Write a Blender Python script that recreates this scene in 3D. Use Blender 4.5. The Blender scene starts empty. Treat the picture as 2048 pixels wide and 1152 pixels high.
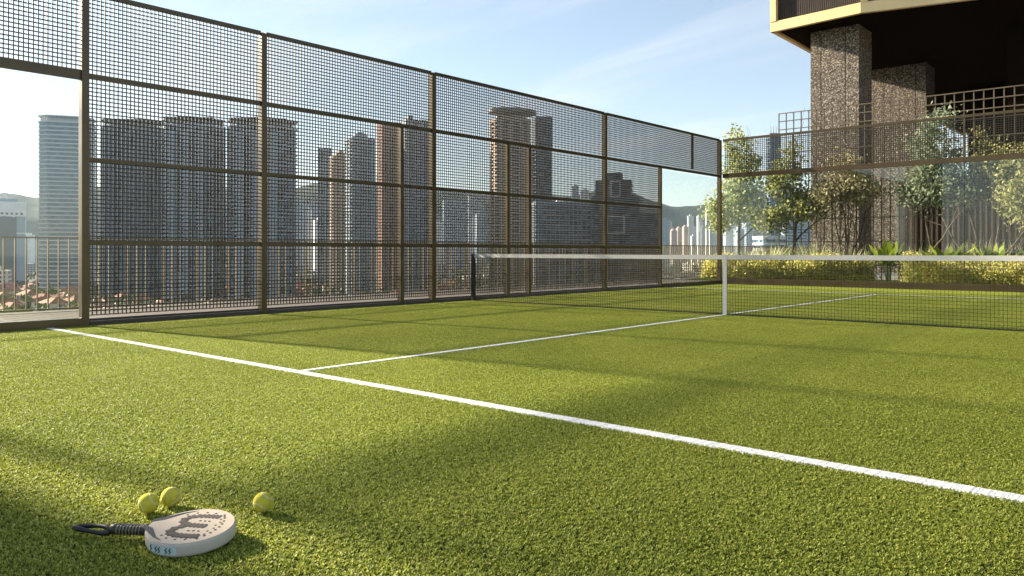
import bpy, math, random
import numpy as np
from mathutils import Vector, Matrix
R_ = math.radians
scene = bpy.context.scene
COL = scene.collection
random.seed(7)
NP = np.random.default_rng(7)

# ------------------------------------------------------------------ camera
CX, CY, CH, YAW, FPX, V0 = 4.9893, -10.2588, 0.8898, -0.71776, 1569.53, 503.79
cam_d = bpy.data.cameras.new('camera')
cam = bpy.data.objects.new('camera', cam_d)
COL.objects.link(cam)
cam.location = (CX, CY, CH)
cam.rotation_euler = (R_(90), 0, -YAW)
cam_d.sensor_width = 36.0
cam_d.lens = FPX / 2048 * 36
cam_d.shift_y = -(576 - V0) / 2048
cam_d.clip_start = 0.05
cam_d.clip_end = 40000
scene.camera = cam
FW = np.array([math.sin(YAW), math.cos(YAW)])
RT = np.array([math.cos(YAW), -math.sin(YAW)])

def P(u, d):
    """ground-plan point seen in photo column u at depth d"""
    p = np.array([CX, CY]) + d * FW + (u - 1024) / FPX * d * RT
    return float(p[0]), float(p[1])
def ZV(v, d):
    return CH - (v - V0) * d / FPX

# ------------------------------------------------------------------ light
SUN_EL, SUN_AZ = 21.5, 9.0        # light travels towards +x, turned SUN_AZ towards +y
travel = Vector((math.cos(R_(SUN_EL)) * math.cos(R_(SUN_AZ)), math.cos(R_(SUN_EL)) * math.sin(R_(SUN_AZ)), -math.sin(R_(SUN_EL))))
sd = bpy.data.lights.new('sun', 'SUN')
sd.energy = 5.0
sd.angle = R_(2.0)
sd.color = (1.0, 0.87, 0.68)
sun = bpy.data.objects.new('sun', sd)
COL.objects.link(sun)
sun.rotation_euler = travel.to_track_quat('-Z', 'Y').to_euler()
sun.location = (-30, -6, 20)

world = bpy.data.worlds.new('World')
scene.world = world
world.use_nodes = True
wn = world.node_tree.nodes
wl = world.node_tree.links
for n in list(wn): wn.remove(n)
wout = wn.new('ShaderNodeOutputWorld')
wbg = wn.new('ShaderNodeBackground')
sky = wn.new('ShaderNodeTexSky')
sky.sky_type = 'NISHITA'
sky.sun_disc = False
sky.sun_elevation = R_(SUN_EL)
sky.sun_rotation = math.atan2(-travel.x, -travel.y)
sky.air_density = 1.0
sky.dust_density = 0.4
sky.ozone_density = 1.5
wbg.inputs['Strength'].default_value = 0.05
tc = wn.new('ShaderNodeTexCoord')
# thin streaky high cloud, thicker towards the horizon
sep = wn.new('ShaderNodeSeparateXYZ'); wl.new(tc.outputs['Generated'], sep.inputs[0])
den = wn.new('ShaderNodeMath'); den.operation = 'ADD'; den.inputs[1].default_value = 0.12; wl.new(sep.outputs['Z'], den.inputs[0])
dx = wn.new('ShaderNodeMath'); dx.operation = 'DIVIDE'; wl.new(sep.outputs['X'], dx.inputs[0]); wl.new(den.outputs[0], dx.inputs[1])
dy = wn.new('ShaderNodeMath'); dy.operation = 'DIVIDE'; wl.new(sep.outputs['Y'], dy.inputs[0]); wl.new(den.outputs[0], dy.inputs[1])
cmb = wn.new('ShaderNodeCombineXYZ'); wl.new(dx.outputs[0], cmb.inputs[0]); wl.new(dy.outputs[0], cmb.inputs[1])
mp = wn.new('ShaderNodeMapping'); mp.inputs['Rotation'].default_value = (0, 0, R_(50)); mp.inputs['Scale'].default_value = (0.55, 1.5, 1)
wl.new(cmb.outputs[0], mp.inputs[0])
cn = wn.new('ShaderNodeTexNoise'); cn.inputs['Scale'].default_value = 0.9; cn.inputs['Detail'].default_value = 9; cn.inputs['Roughness'].default_value = 0.55; cn.inputs['Distortion'].default_value = 0.6
wl.new(mp.outputs[0], cn.inputs['Vector'])
cr = wn.new('ShaderNodeMapRange'); cr.inputs['From Min'].default_value = 0.46; cr.inputs['From Max'].default_value = 0.8; cr.inputs['To Min'].default_value = 0.12; cr.inputs['To Max'].default_value = 0.6
cr.interpolation_type = 'SMOOTHSTEP'
wl.new(cn.outputs['Fac'], cr.inputs['Value'])
mx = wn.new('ShaderNodeMix'); mx.data_type = 'RGBA'
wl.new(cr.outputs[0], mx.inputs['Factor'])
wl.new(sky.outputs[0], mx.inputs['A'])
mx.inputs['B'].default_value = (6.4, 6.3, 6.2, 1)
wl.new(mx.outputs['Result'], wbg.inputs['Color'])
wl.new(wbg.outputs[0], wout.inputs['Surface'])

scene.view_settings.view_transform = 'Standard'
scene.view_settings.look = 'None'
scene.view_settings.gamma = 1.0
scene.view_settings.exposure = 1.9
scene.render.engine = 'CYCLES'
cy = scene.cycles
cy.use_denoising = True
cy.max_bounces = 6
cy.diffuse_bounces = 3
cy.glossy_bounces = 3
cy.transmission_bounces = 4
cy.transparent_max_bounces = 24
cy.volume_bounces = 1
cy.caustics_reflective = False
cy.caustics_refractive = False

# ------------------------------------------------------------------ materials
MATS = {}
def mat(name, col, rough=0.6, metal=0.0, var=0.0, vscale=5.0, bump=0.0, bscale=40.0, spec=0.5, col2=None):
    m = bpy.data.materials.new(name); m.use_nodes = True
    nt = m.node_tree; b = nt.nodes['Principled BSDF']
    b.inputs['Base Color'].default_value = (*col, 1)
    b.inputs['Roughness'].default_value = rough
    b.inputs['Metallic'].default_value = metal
    b.inputs['Specular IOR Level'].default_value = spec
    t = nt.nodes.new('ShaderNodeTexCoord')
    if var or col2:
        n = nt.nodes.new('ShaderNodeTexNoise'); n.inputs['Scale'].default_value = vscale; n.inputs['Detail'].default_value = 6
        nt.links.new(t.outputs['Object'], n.inputs['Vector'])
        r = nt.nodes.new('ShaderNodeValToRGB')
        c2 = col2 or tuple(min(1, c * (1 + var)) for c in col)
        c1 = col if col2 else tuple(c * (1 - var) for c in col)
        r.color_ramp.elements[0].position = 0.35; r.color_ramp.elements[0].color = (*c1, 1)
        r.color_ramp.elements[1].position = 0.65; r.color_ramp.elements[1].color = (*c2, 1)
        nt.links.new(n.outputs['Fac'], r.inputs[0]); nt.links.new(r.outputs[0], b.inputs['Base Color'])
        mr = nt.nodes.new('ShaderNodeMapRange'); mr.inputs['To Min'].default_value = max(0, rough - .08); mr.inputs['To Max'].default_value = min(1, rough + .1)
        nt.links.new(n.outputs['Fac'], mr.inputs['Value']); nt.links.new(mr.outputs[0], b.inputs['Roughness'])
    if bump:
        n2 = nt.nodes.new('ShaderNodeTexNoise'); n2.inputs['Scale'].default_value = bscale; n2.inputs['Detail'].default_value = 5
        nt.links.new(t.outputs['Object'], n2.inputs['Vector'])
        bp = nt.nodes.new('ShaderNodeBump'); bp.inputs['Strength'].default_value = bump; bp.inputs['Distance'].default_value = 0.02
        nt.links.new(n2.outputs['Fac'], bp.inputs['Height']); nt.links.new(bp.outputs[0], b.inputs['Normal'])
    MATS[name] = m
    return m

def leafmat(name, c1, c2, c3, trans=0.35, rough=0.55, patch=0.0, pscale=0.6):
    """per-leaf colour variation, light passes through the leaf"""
    m = bpy.data.materials.new(name); m.use_nodes = True
    nt = m.node_tree
    for n in list(nt.nodes): nt.nodes.remove(n)
    out = nt.nodes.new('ShaderNodeOutputMaterial')
    g = nt.nodes.new('ShaderNodeNewGeometry')
    r = nt.nodes.new('ShaderNodeValToRGB')
    r.color_ramp.elements[0].color = (*c1, 1); r.color_ramp.elements[1].color = (*c3, 1)
    e = r.color_ramp.elements.new(0.5); e.color = (*c2, 1)
    src = g.outputs['Random Per Island']
    if patch:
        n = nt.nodes.new('ShaderNodeTexNoise'); n.inputs['Scale'].default_value = pscale; n.inputs['Detail'].default_value = 5
        nt.links.new(g.outputs['Position'], n.inputs['Vector'])
        a = nt.nodes.new('ShaderNodeMath'); a.operation = 'MULTIPLY_ADD'; a.inputs[1].default_value = patch; a.inputs[2].default_value = -patch * .5
        nt.links.new(n.outputs['Fac'], a.inputs[0])
        s = nt.nodes.new('ShaderNodeMath'); s.operation = 'ADD'; s.use_clamp = True
        nt.links.new(src, s.inputs[0]); nt.links.new(a.outputs[0], s.inputs[1]); src = s.outputs[0]
    nt.links.new(src, r.inputs[0])
    d = nt.nodes.new('ShaderNodeBsdfPrincipled'); d.inputs['Roughness'].default_value = rough; d.inputs['Specular IOR Level'].default_value = 0.25
    t = nt.nodes.new('ShaderNodeBsdfTranslucent')
    mxs = nt.nodes.new('ShaderNodeMixShader'); mxs.inputs[0].default_value = trans
    nt.links.new(r.outputs[0], d.inputs['Base Color']); nt.links.new(r.outputs[0], t.inputs['Color'])
    nt.links.new(d.outputs[0], mxs.inputs[1]); nt.links.new(t.outputs[0], mxs.inputs[2]); nt.links.new(mxs.outputs[0], out.inputs['Surface'])
    MATS[name] = m
    return m

def glassmat(name, tint=(0.95, 0.97, 0.96), refl=1.0):
    m = bpy.data.materials.new(name); m.use_nodes = True
    nt = m.node_tree
    for n in list(nt.nodes): nt.nodes.remove(n)
    out = nt.nodes.new('ShaderNodeOutputMaterial')
    tr = nt.nodes.new('ShaderNodeBsdfTransparent'); tr.inputs['Color'].default_value = (*tint, 1)
    gl = nt.nodes.new('ShaderNodeBsdfGlossy'); gl.inputs['Roughness'].default_value = 0.01; gl.inputs['Color'].default_value = (refl, refl, refl, 1)
    lw = nt.nodes.new('ShaderNodeLayerWeight'); lw.inputs['Blend'].default_value = 0.5
    pw = nt.nodes.new('ShaderNodeMath'); pw.operation = 'POWER'; pw.inputs[1].default_value = 5.0
    fr = nt.nodes.new('ShaderNodeMath'); fr.operation = 'MULTIPLY_ADD'; fr.inputs[1].default_value = 0.9; fr.inputs[2].default_value = 0.035
    nt.links.new(lw.outputs['Facing'], pw.inputs[0]); nt.links.new(pw.outputs[0], fr.inputs[0])
    ms = nt.nodes.new('ShaderNodeMixShader')
    nt.links.new(fr.outputs[0], ms.inputs[0]); nt.links.new(tr.outputs[0], ms.inputs[1]); nt.links.new(gl.outputs[0], ms.inputs[2])
    nt.links.new(ms.outputs[0], out.inputs['Surface'])
    MATS[name] = m
    return m

M_bronze = mat('bronze_metal', (0.09, 0.063, 0.030), 0.34, 0.4, 0.12, 3.0, 0.03, 60)
M_mesh = mat('bronze_wire', (0.020, 0.015, 0.009), 0.45, 0.1)
M_rail = mat('balustrade_metal', (0.21, 0.16, 0.09), 0.36, 0.3, 0.1, 4)
M_kerb = mat('concrete_kerb', (0.075, 0.062, 0.05), 0.85, 0, 0.15, 6, 0.3, 80)
M_glass = glassmat('pane_glass')
M_black = mat('black_paint', (0.012, 0.012, 0.012), 0.4)
M_white = mat('white_webbing', (0.64, 0.62, 0.585), 0.7, 0, 0.05, 30, 0.1, 200)
M_cord = mat('net_cord', (0.02, 0.02, 0.018), 0.6)
M_line = mat('white_fibre', (0.86, 0.85, 0.82), 0.9, 0, 0.05, 40, 0.35, 500)
M_turfbase = mat('turf_backing', (0.035, 0.045, 0.010), 0.9, 0, 0.3, 30, 0.4, 150)
M_blade = leafmat('turf_blade', (0.10, 0.145, 0.014), (0.36, 0.41, 0.05), (0.66, 0.67, 0.16), 0.38, 0.55, 0.5, 0.55)
M_deck = mat('terrace_paving', (0.22, 0.20, 0.18), 0.85, 0, 0.15, 2, 0.2, 40)

# ------------------------------------------------------------------ mesh helpers
class MB:
    def __init__(s): s.v = []; s.f = []
    def box(s, x0, x1, y0, y1, z0, z1):
        b = len(s.v)
        s.v += [(x0, y0, z0), (x1, y0, z0), (x1, y1, z0), (x0, y1, z0), (x0, y0, z1), (x1, y0, z1), (x1, y1, z1), (x0, y1, z1)]
        s.f += [(b, b+3, b+2, b+1), (b+4, b+5, b+6, b+7), (b, b+1, b+5, b+4), (b+1, b+2, b+6, b+5), (b+2, b+3, b+7, b+6), (b+3, b, b+4, b+7)]
        return s
    def bar(s, a, c, w, h=None, up=(0, 0, 1)):
        """box along a->c, w wide, h high"""
        h = h or w
        a = Vector(a); c = Vector(c); d = (c - a).normalized(); up = Vector(up)
        if abs(d.dot(up)) > .99: up = Vector((1, 0, 0))
        x = d.cross(up).normalized(); y = x.cross(d)
        b = len(s.v)
        for p in (a, c):
            for i, j in ((-1, -1), (1, -1), (1, 1), (-1, 1)):
                s.v.append(tuple(p + x * (i * w / 2) + y * (j * h / 2)))
        s.f += [(b, b+1, b+2, b+3), (b+7, b+6, b+5, b+4), (b, b+4, b+5, b+1), (b+1, b+5, b+6, b+2), (b+2, b+6, b+7, b+3), (b+3, b+7, b+4, b)]
        return s
    def tube(s, pts, rads, n=8):
        b0 = len(s.v); k = len(pts); pv = None
        for i, (p, r) in enumerate(zip(pts, rads)):
            p = Vector(p)
            d = (Vector(pts[min(i + 1, k - 1)]) - Vector(pts[max(i - 1, 0)])).normalized()
            if pv is None:
                pv = d.orthogonal().normalized()
            x = (pv - d * pv.dot(d)).normalized(); y = d.cross(x); pv = x
            for j in range(n):
                t = 2 * math.pi * j / n
                s.v.append(tuple(p + x * (r * math.cos(t)) + y * (r * math.sin(t))))
        for i in range(k - 1):
            for j in range(n):
                a = b0 + i * n + j; c = b0 + i * n + (j + 1) % n
                s.f.append((a, c, c + n, a + n))
        s.f.append(tuple(b0 + j for j in range(n))[::-1]); s.f.append(tuple(b0 + (k - 1) * n + j for j in range(n)))
        return s
    def prism(s, poly, z0, z1, caps=True):
        b = len(s.v); n = len(poly)
        s.v += [(x, y, z0) for x, y in poly] + [(x, y, z1) for x, y in poly]
        for i in range(n):
            j = (i + 1) % n
            s.f.append((b + i, b + j, b + n + j, b + n + i))
        if caps:
            s.f.append(tuple(b + n + i for i in range(n))); s.f.append(tuple(b + i for i in range(n))[::-1])
        return s
    def build(s, name, m, parent=None, loc=None, smooth=False):
        me = bpy.data.meshes.new(name)
        me.from_pydata(s.v, [], s.f); me.update()
        return link(name, me, m, parent, loc, smooth)

def link(name, me, m, parent=None, loc=None, smooth=False):
    o = bpy.data.objects.new(name, me); COL.objects.link(o)
    if m: me.materials.append(m)
    if smooth: me.polygons.foreach_set('use_smooth', [True] * len(me.polygons))
    if parent: o.parent = parent
    if loc: o.location = loc
    return o

def np_mesh(name, V, nv):
    """V: (n*nv,3) vertices of n separate nv-gons"""
    n = len(V) // nv
    me = bpy.data.meshes.new(name)
    me.vertices.add(len(V)); me.vertices.foreach_set('co', np.ascontiguousarray(V, dtype=np.float32).ravel())
    me.loops.add(n * nv); me.loops.foreach_set('vertex_index', np.arange(n * nv, dtype=np.int32))
    me.polygons.add(n); me.polygons.foreach_set('loop_start', np.arange(0, n * nv, nv, dtype=np.int32)); me.polygons.foreach_set('loop_total', np.full(n, nv, dtype=np.int32))
    me.update(); me.validate()
    return me

def tag(o, label, cat, group=None):
    o['label'] = label; o['category'] = cat
    if group: o['group'] = group
    return o
def kind(o, k):
    o['kind'] = k; return o
def thing(name, label, cat, loc=(0, 0, 0), rz=0.0, group=None):
    o = bpy.data.objects.new(name, None); COL.objects.link(o)
    o.location = loc; o.rotation_euler = (0, 0, rz); o.empty_display_size = 0.2
    return tag(o, label, cat, group)
def dup(root, loc, rz, label=None, group=None, sc=None, only=None):
    r = root.copy(); COL.objects.link(r); r.location = loc; r.rotation_euler = (0, 0, rz)
    if sc: r.scale = sc
    if label: r['label'] = label
    if group: r['group'] = group
    for ch in list(root.children):
        if only and ch.name.split('.')[0] not in only: continue
        c = ch.copy(); COL.objects.link(c); c.parent = r
        for g in list(ch.children):
            q = g.copy(); COL.objects.link(q); q.parent = c
    return r

# ------------------------------------------------------------------ terrace and turf
GZ = -42.0
slab = MB().box(-6.85, 45, -26, 21.5, -1.2, -0.03)
kind(slab.build('terrace', M_deck), 'structure')
kind(MB().box(-5.0, 5.6, -10.6, 10.0, -0.028, 0.0).build('turf_base', M_turfbase), 'structure')
kind(MB().box(-6.85, -5.08, -12, 21.5, -0.026, 0.085).build('kerb', M_kerb), 'structure')

def blades(n, x0, x1, y0, y1, h=(0.008, 0.016), w=(0.0026, 0.005), curl=1.0, rng=NP, tuft=0):
    """n curled ribbon blades, each two joined quads; with tuft = spacing they fan out of small rounded tufts"""
    if tuft:
        nx, ny = round((x1 - x0) / tuft), round((y1 - y0) / tuft); tuft = (x1 - x0) / nx
        gx_, gy_ = np.meshgrid(np.arange(nx), np.arange(ny))
        tx_ = x0 + (gx_.ravel() + .25 + .5 * (gy_.ravel() % 2) + rng.uniform(-.42, .42, nx * ny)) * tuft
        ty_ = y0 + (gy_.ravel() + .5 + rng.uniform(-.42, .42, nx * ny)) * tuft
        th_ = rng.uniform(.62, 1.25, nx * ny); per = max(1, n // (nx * ny)); n = per * nx * ny
        a = rng.uniform(0, 2 * np.pi, n); rr_ = tuft * .34 * rng.uniform(0, 1, n) ** .5
        x = np.repeat(tx_, per) + np.cos(a) * rr_; y = np.repeat(ty_, per) + np.sin(a) * rr_
        a = a + rng.normal(size=n) * .6
        hh = rng.uniform(*h, n) * np.repeat(th_, per); ww = rng.uniform(*w, n); lean = rng.uniform(.15, .75, n) * curl
    else:
        x = rng.uniform(x0, x1, n); y = rng.uniform(y0, y1, n)
        a = rng.uniform(0, 2 * np.pi, n); hh = rng.uniform(*h, n); ww = rng.uniform(*w, n)
        lean = rng.uniform(0.25, 1.1, n) * curl
    dx, dy = np.cos(a), np.sin(a); px, py = -dy, dx
    pts = []
    for t, zz, ss in ((0, 0.0, 0.0), (0.5, 0.72, 0.42), (1.0, 1.0, 1.25)):
        k = ww * (1 - 0.45 * t) * 0.5
        cx = x + dx * lean * hh * ss; cyy = y + dy * lean * hh * ss; cz = hh * zz * (1 - 0.18 * (lean > .9) * t)
        pts.append((np.stack([cx - px * k, cyy - py * k, cz], 1), np.stack([cx + px * k, cyy + py * k, cz], 1)))
    V = np.zeros((n, 6, 3), np.float32)
    for i, (l, r) in enumerate(pts): V[:, 2 * i] = l; V[:, 2 * i + 1] = r
    base = (np.arange(n) * 6)[:, None]
    F = np.concatenate([base + np.array([0, 1, 3, 2]), base + np.array([2, 3, 5, 4])], 1).reshape(-1, 4)
    return V.reshape(-1, 3), F
def vf_mesh(name, V, F):
    me = bpy.data.meshes.new(name)
    me.vertices.add(len(V)); me.vertices.foreach_set('co', np.ascontiguousarray(V, np.float32).ravel())
    k = F.shape[1]
    me.loops.add(F.size); me.loops.foreach_set('vertex_index', F.astype(np.int32).ravel())
    me.polygons.add(len(F)); me.polygons.foreach_set('loop_start', np.arange(0, F.size, k, dtype=np.int32)); me.polygons.foreach_set('loop_total', np.full(len(F), k, np.int32))
    me.update(); me.validate()
    return me

TILE = 0.5
tiles = bpy.data.collections.new('turf_tiles')
for i in range(4):
    V, F = blades(19000, -TILE / 2, TILE / 2, -TILE / 2, TILE / 2, (.0065, .0115), (.003, .0050), 1.0, NP, .0115)
    me = vf_mesh('turf_tile', V, F); me.materials.append(M_blade)
    tiles.objects.link(bpy.data.objects.new('turf_tile', me))
gx = np.arange(-5.0 + TILE / 2, 5.6, TILE); gy = np.arange(-10.75, 10.0 - TILE / 4, TILE)
pts = [(x, y, 0.0) for x in gx for y in gy if y + TILE / 2 <= 10.01]
me = bpy.data.meshes.new('turf_grass'); me.from_pydata(pts, [], [])
turf = link('turf_grass', me, None)
kind(turf, 'stuff')
ng = bpy.data.node_groups.new('turf', 'GeometryNodeTree')
ng.interface.new_socket('Geometry', in_out='INPUT', socket_type='NodeSocketGeometry')
ng.interface.new_socket('Geometry', in_out='OUTPUT', socket_type='NodeSocketGeometry')
gi = ng.nodes.new('NodeGroupInput'); go = ng.nodes.new('NodeGroupOutput')
ci = ng.nodes.new('GeometryNodeCollectionInfo'); ci.inputs['Collection'].default_value = tiles; ci.inputs['Separate Children'].default_value = True; ci.inputs['Reset Children'].default_value = True
iop = ng.nodes.new('GeometryNodeInstanceOnPoints'); iop.inputs['Pick Instance'].default_value = True
ri = ng.nodes.new('FunctionNodeRandomValue'); ri.data_type = 'INT'; ri.inputs[4].default_value = 0; ri.inputs[5].default_value = 3
rr = ng.nodes.new('FunctionNodeRandomValue'); rr.data_type = 'INT'; rr.inputs[4].default_value = 0; rr.inputs[5].default_value = 3; rr.inputs['Seed'].default_value = 5
mu = ng.nodes.new('ShaderNodeMath'); mu.operation = 'MULTIPLY'; mu.inputs[1].default_value = math.pi / 2
cx3 = ng.nodes.new('ShaderNodeCombineXYZ')
L = ng.links.new
L(gi.outputs[0], iop.inputs['Points']); L(ci.outputs[0], iop.inputs['Instance']); L(ri.outputs[2], iop.inputs['Instance Index'])
L(rr.outputs[2], mu.inputs[0]); L(mu.outputs[0], cx3.inputs['Z']); L(cx3.outputs[0], iop.inputs['Rotation']); L(iop.outputs[0], go.inputs[0])
md = turf.modifiers.new('turf', 'NODES'); md.node_group = ng

def court_line(p0, p1, w):
    """a white strip with ragged fibre edges, standing just proud of the turf"""
    p0 = Vector((*p0, 0)); p1 = Vector((*p1, 0)); d = (p1 - p0); Ln = d.length; d.normalize(); q = Vector((-d.y, d.x, 0))
    n = int(Ln / 0.006); mb = MB()
    rows = []
    for i in range(n + 1):
        t = Ln * i / n
        e0 = w / 2 + random.uniform(-.0018, .0018); e1 = w / 2 + random.uniform(-.0018, .0018); z = 0.0125 + random.uniform(-.001, .001)
        c = p0 + d * t
        b = len(mb.v)
        mb.v += [tuple(c - q * e0 + Vector((0, 0, .002))), tuple(c - q * (e0 - .003) + Vector((0, 0, z))), tuple(c + q * (e1 - .003) + Vector((0, 0, z))), tuple(c + q * e1 + Vector((0, 0, .002)))]
        rows.append(b)
    for a, b in zip(rows, rows[1:]):
        for k in range(3): mb.f.append((a + k, b + k, b + k + 1, a + k + 1))
    o = mb.build('court_line', M_line)
    return kind(o, 'structure')
court_line((-5.0, -6.95), (5.55, -6.95), 0.085)
court_line((0, -6.90), (0, 6.92), 0.058)
court_line((-5.0, 6.95), (5.55, 6.95), 0.05)

# ------------------------------------------------------------------ court fences
WIRE, PITCH, DEPTH = 0.0125, 0.05, 0.012
def mesh_panel_y(mb, x, y0, y1, z0, z1):
    """welded grid in the plane x = const"""
    n = round((y1 - y0) / PITCH)
    for i in range(1, n):
        y = y0 + (y1 - y0) * i / n
        mb.box(x - DEPTH / 2, x + DEPTH / 2, y - WIRE / 2, y + WIRE / 2, z0, z1)
    n = round((z1 - z0) / PITCH)
    for i in range(0 if z0 < .3 else 1, n):
        z = z0 + (z1 - z0) * i / n
        mb.box(x + DEPTH / 2 - .002, x + DEPTH / 2 + .008, y0, y1, z - WIRE / 2, z + WIRE / 2)
def mesh_panel_x(mb, y, x0, x1, z0, z1):
    n = round((x1 - x0) / PITCH)
    for i in range(1, n):
        x = x0 + (x1 - x0) * i / n
        mb.box(x - WIRE / 2, x + WIRE / 2, y - DEPTH / 2, y + DEPTH / 2, z0, z1)
    n = round((z1 - z0) / PITCH)
    for i in range(1, n):
        z = z0 + (z1 - z0) * i / n
        mb.box(x0, x1, y - DEPTH / 2 - .008, y - DEPTH / 2 + .002, z - WIRE / 2, z + WIRE / 2)

fence = thing('side_fence', 'long bronze mesh fence with tall posts down the city side of the court', 'fence', (-5.04, 0, 0))
def F(mb, name, m): return mb.build(name, m, fence)
X0 = 0.0
FULL = [-6.555, -4.175, -0.885, 4.39, 10.02]
SHORT = [-1.60, 1.08, 1.725, 6.80]
for y in FULL: F(MB().box(-.05, .05, y - .042, y + .042, 0.0, 4.0), 'post', M_bronze)
for y in SHORT: F(MB().box(-.042, .042, y - .036, y + .036, 0.0, 2.965), 'post', M_bronze)
F(MB().box(-.02, .02, 8.43, 8.475, 3.07, 3.972), 'post', M_bronze)
F(MB().box(-.055, .055, -10.0 - .042, -10.0 + .042, 0.0, 4.0), 'post', M_bronze)
# bays between full-height posts
allp = [-10.0] + FULL
for a, b in zip(allp, allp[1:]):
    glassbay = a < -9
    far = b > 9
    F(MB().box(-.03, .03, a + .043, b - .043, 3.975, 4.025), 'top_rail', M_bronze)
    h3 = .06 if glassbay else .032
    F(MB().box(-.016, .022, a + .043, b - .043, 3.0 - h3, 3.0 + h3), 'rail', M_bronze)
    mb = MB(); mesh_panel_y(mb, 0, a + .043, b - .043, 3.0 + h3, 3.972); F(mb, 'mesh_panel', M_mesh)
# lower mesh bays
low = sorted([y for y in FULL if y < 5] + SHORT)
for a, b in zip(low, low[1:]):
    ra = .043; rb = .043
    for z in (1.0, 2.0):
        F(MB().box(-.025, .025, a + ra, b - rb, z - .025, z + .025), 'rail', M_bronze)
    mb = MB(); mesh_panel_y(mb, 0, a + ra, b - rb, .13, 2.966); F(mb, 'mesh_panel', M_mesh)
# glass bays at both ends
for a, b in ((-10.0, -6.555), (6.80, 10.02)):
    F(MB().box(-.045, .06, a + .043, b - .043, 0.0, .105), 'base_beam', M_bronze)
    n = 2
    for i in range(n):
        y0 = a + .05 + (b - a - .1) * i / n; y1 = a + .05 + (b - a - .1) * (i + 1) / n - .008
        F(MB().box(-.008, .004, y0, y1, .107, 2.925), 'glass_pane', M_glass)
kind(MB().box(-5.075, -5.002, -6.5, 6.75, -0.02, 0.06).build('kerb', M_kerb), 'structure')

end = thing('end_fence', 'far glass end wall of the court with a bronze mesh band above', 'fence', (0, 10.06, 0))
def E_(mb, name, m): return mb.build(name, m, end)
XL, XR = -4.945, 7.0
E_(MB().box(XL, XR, -.05, .05, 0.0, .16), 'base_beam', M_bronze)
E_(MB().box(XL, XR, -.045, .045, 2.94, 3.06), 'rail', M_bronze)
E_(MB().box(XL, XR, -.03, .03, 3.96, 4.02), 'top_rail', M_bronze)
xs = [XL, -2.98, -1.0, 0.98, 2.96, 4.94, XR]
for a, b in zip(xs, xs[1:]):
    if a > XL: E_(MB().box(a - .022, a + .022, -.03, .03, 3.062, 3.958), 'post', M_bronze)
    mb = MB(); mesh_panel_x(mb, 0, a + .022, b - .022, 3.06, 3.96); E_(mb, 'mesh_panel', M_mesh)
    E_(MB().box(a + .008, b - .008, -.006, .006, .162, 2.938), 'glass_pane', M_glass)
    if a > XL: E_(MB().box(a - .006, a + .006, -.004, .004, .165, 2.936), 'joint_seal', M_black)

# balustrade along the terrace edge
bal = thing('balustrade', 'slim bronze bar balustrade along the terrace edge beyond the fence', 'railing', (-6.6, 0, .085))
def Bl(mb, name, m): return mb.build(name, m, bal)
BY0, BY1 = -11.5, 21.0
Bl(MB().box(-.028, .028, BY0, BY1, .985, 1.005), 'handrail', M_rail)
Bl(MB().box(-.028, .028, BY0, BY1, .03, .05), 'bottom_rail', M_rail)
mb = MB(); y = BY0
while y < BY1:
    mb.box(-.017, .017, y - .0055, y + .0055, .05, .985)
    if -9 < y < -5.9: Bl(MB().box(-.018, .018, y + .0065, y + .013, .34, .40), 'clamp', M_black)
    y += .13
Bl(mb, 'baluster', M_rail)
Bl(MB().box(.027, .033, BY0, BY1, .185, .193), 'tie_rod', M_rail)

# ------------------------------------------------------------------ net
NZ = 0.852
net = thing('court_net', 'padel net with white top tape stretched across the court', 'net')
NX0, NX1 = -4.90, 5.5
net_post = [(-4.90), (5.5)]
for x in net_post:
    MB().box(x - .03, x + .03, -.03, .03, 0, NZ + .005).build('post', M_black, net)
mb = MB()
def sag(x): return NZ - 0.006 * math.sin(math.pi * (x - NX0) / (NX1 - NX0))
n = 48
for i in range(n):
    a = NX0 + .03 + (NX1 - NX0 - .06) * i / n; b = NX0 + .03 + (NX1 - NX0 - .06) * (i + 1) / n
    za, zb = sag(a), sag(b); k = len(mb.v)
    for x, z in ((a, za), (b, zb)):
        mb.v += [(x, -.009, z - .062), (x, .009, z - .062), (x, .009, z), (x, -.009, z)]
    mb.f += [(k, k+1, k+5, k+4), (k+1, k+2, k+6, k+5), (k+2, k+3, k+7, k+6), (k+3, k, k+4, k+7)]
mb.build('top_tape', M_white, net)
MB().box(-.03, .03, -.012, .012, 0.0, NZ + .002).build('centre_strap', M_white, net)
mb = MB()
C = 0.0018
x = NX0 + .06
while x < NX1 - .04:
    mb.box(x - C, x + C, -C, C, .02, NZ - .06); x += .042
z = .022
while z < NZ - .07:
    mb.box(NX0 + .03, NX1 - .03, -C - .001, C + .001, z - C, z + C); z += .042
mb.build('netting', M_cord, net)
MB().box(NX0 + .03, NX1 - .03, -.006, .006, .010, .024).build('bottom_cord', M_cord, net)

# ------------------------------------------------------------------ balls and racket
def ballmat():
    m = mat('ball_felt', (0.64, 0.58, 0.075), 0.95, 0, 0.10, 60, 0.5, 500, 0.15)
    return m
M_felt = ballmat()
M_seam = mat('ball_seam', (0.62, 0.60, 0.48), 0.85)
def ball_mesh():
    import bmesh
    bm = bmesh.new(); bmesh.ops.create_icosphere(bm, subdivisions=4, radius=.0333)
    for v in bm.verts: v.co *= 1 + random.uniform(-.006, .006)
    me = bpy.data.meshes.new('felt'); bm.to_mesh(me); bm.free()
    return me
fm = ball_mesh()
mb = MB(); pts = []
for i in range(65):
    t = 2 * math.pi * i / 64
    a, b = .44, .30
    p = Vector((math.cos(t) * .75 + math.cos(3 * t) * .25, math.sin(t) * .75 - math.sin(3 * t) * .25, 0.866 * math.sin(2 * t))).normalized()
    pts.append(tuple(p * .0327))
mb.tube(pts, [.0016] * 65, 6)
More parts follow.
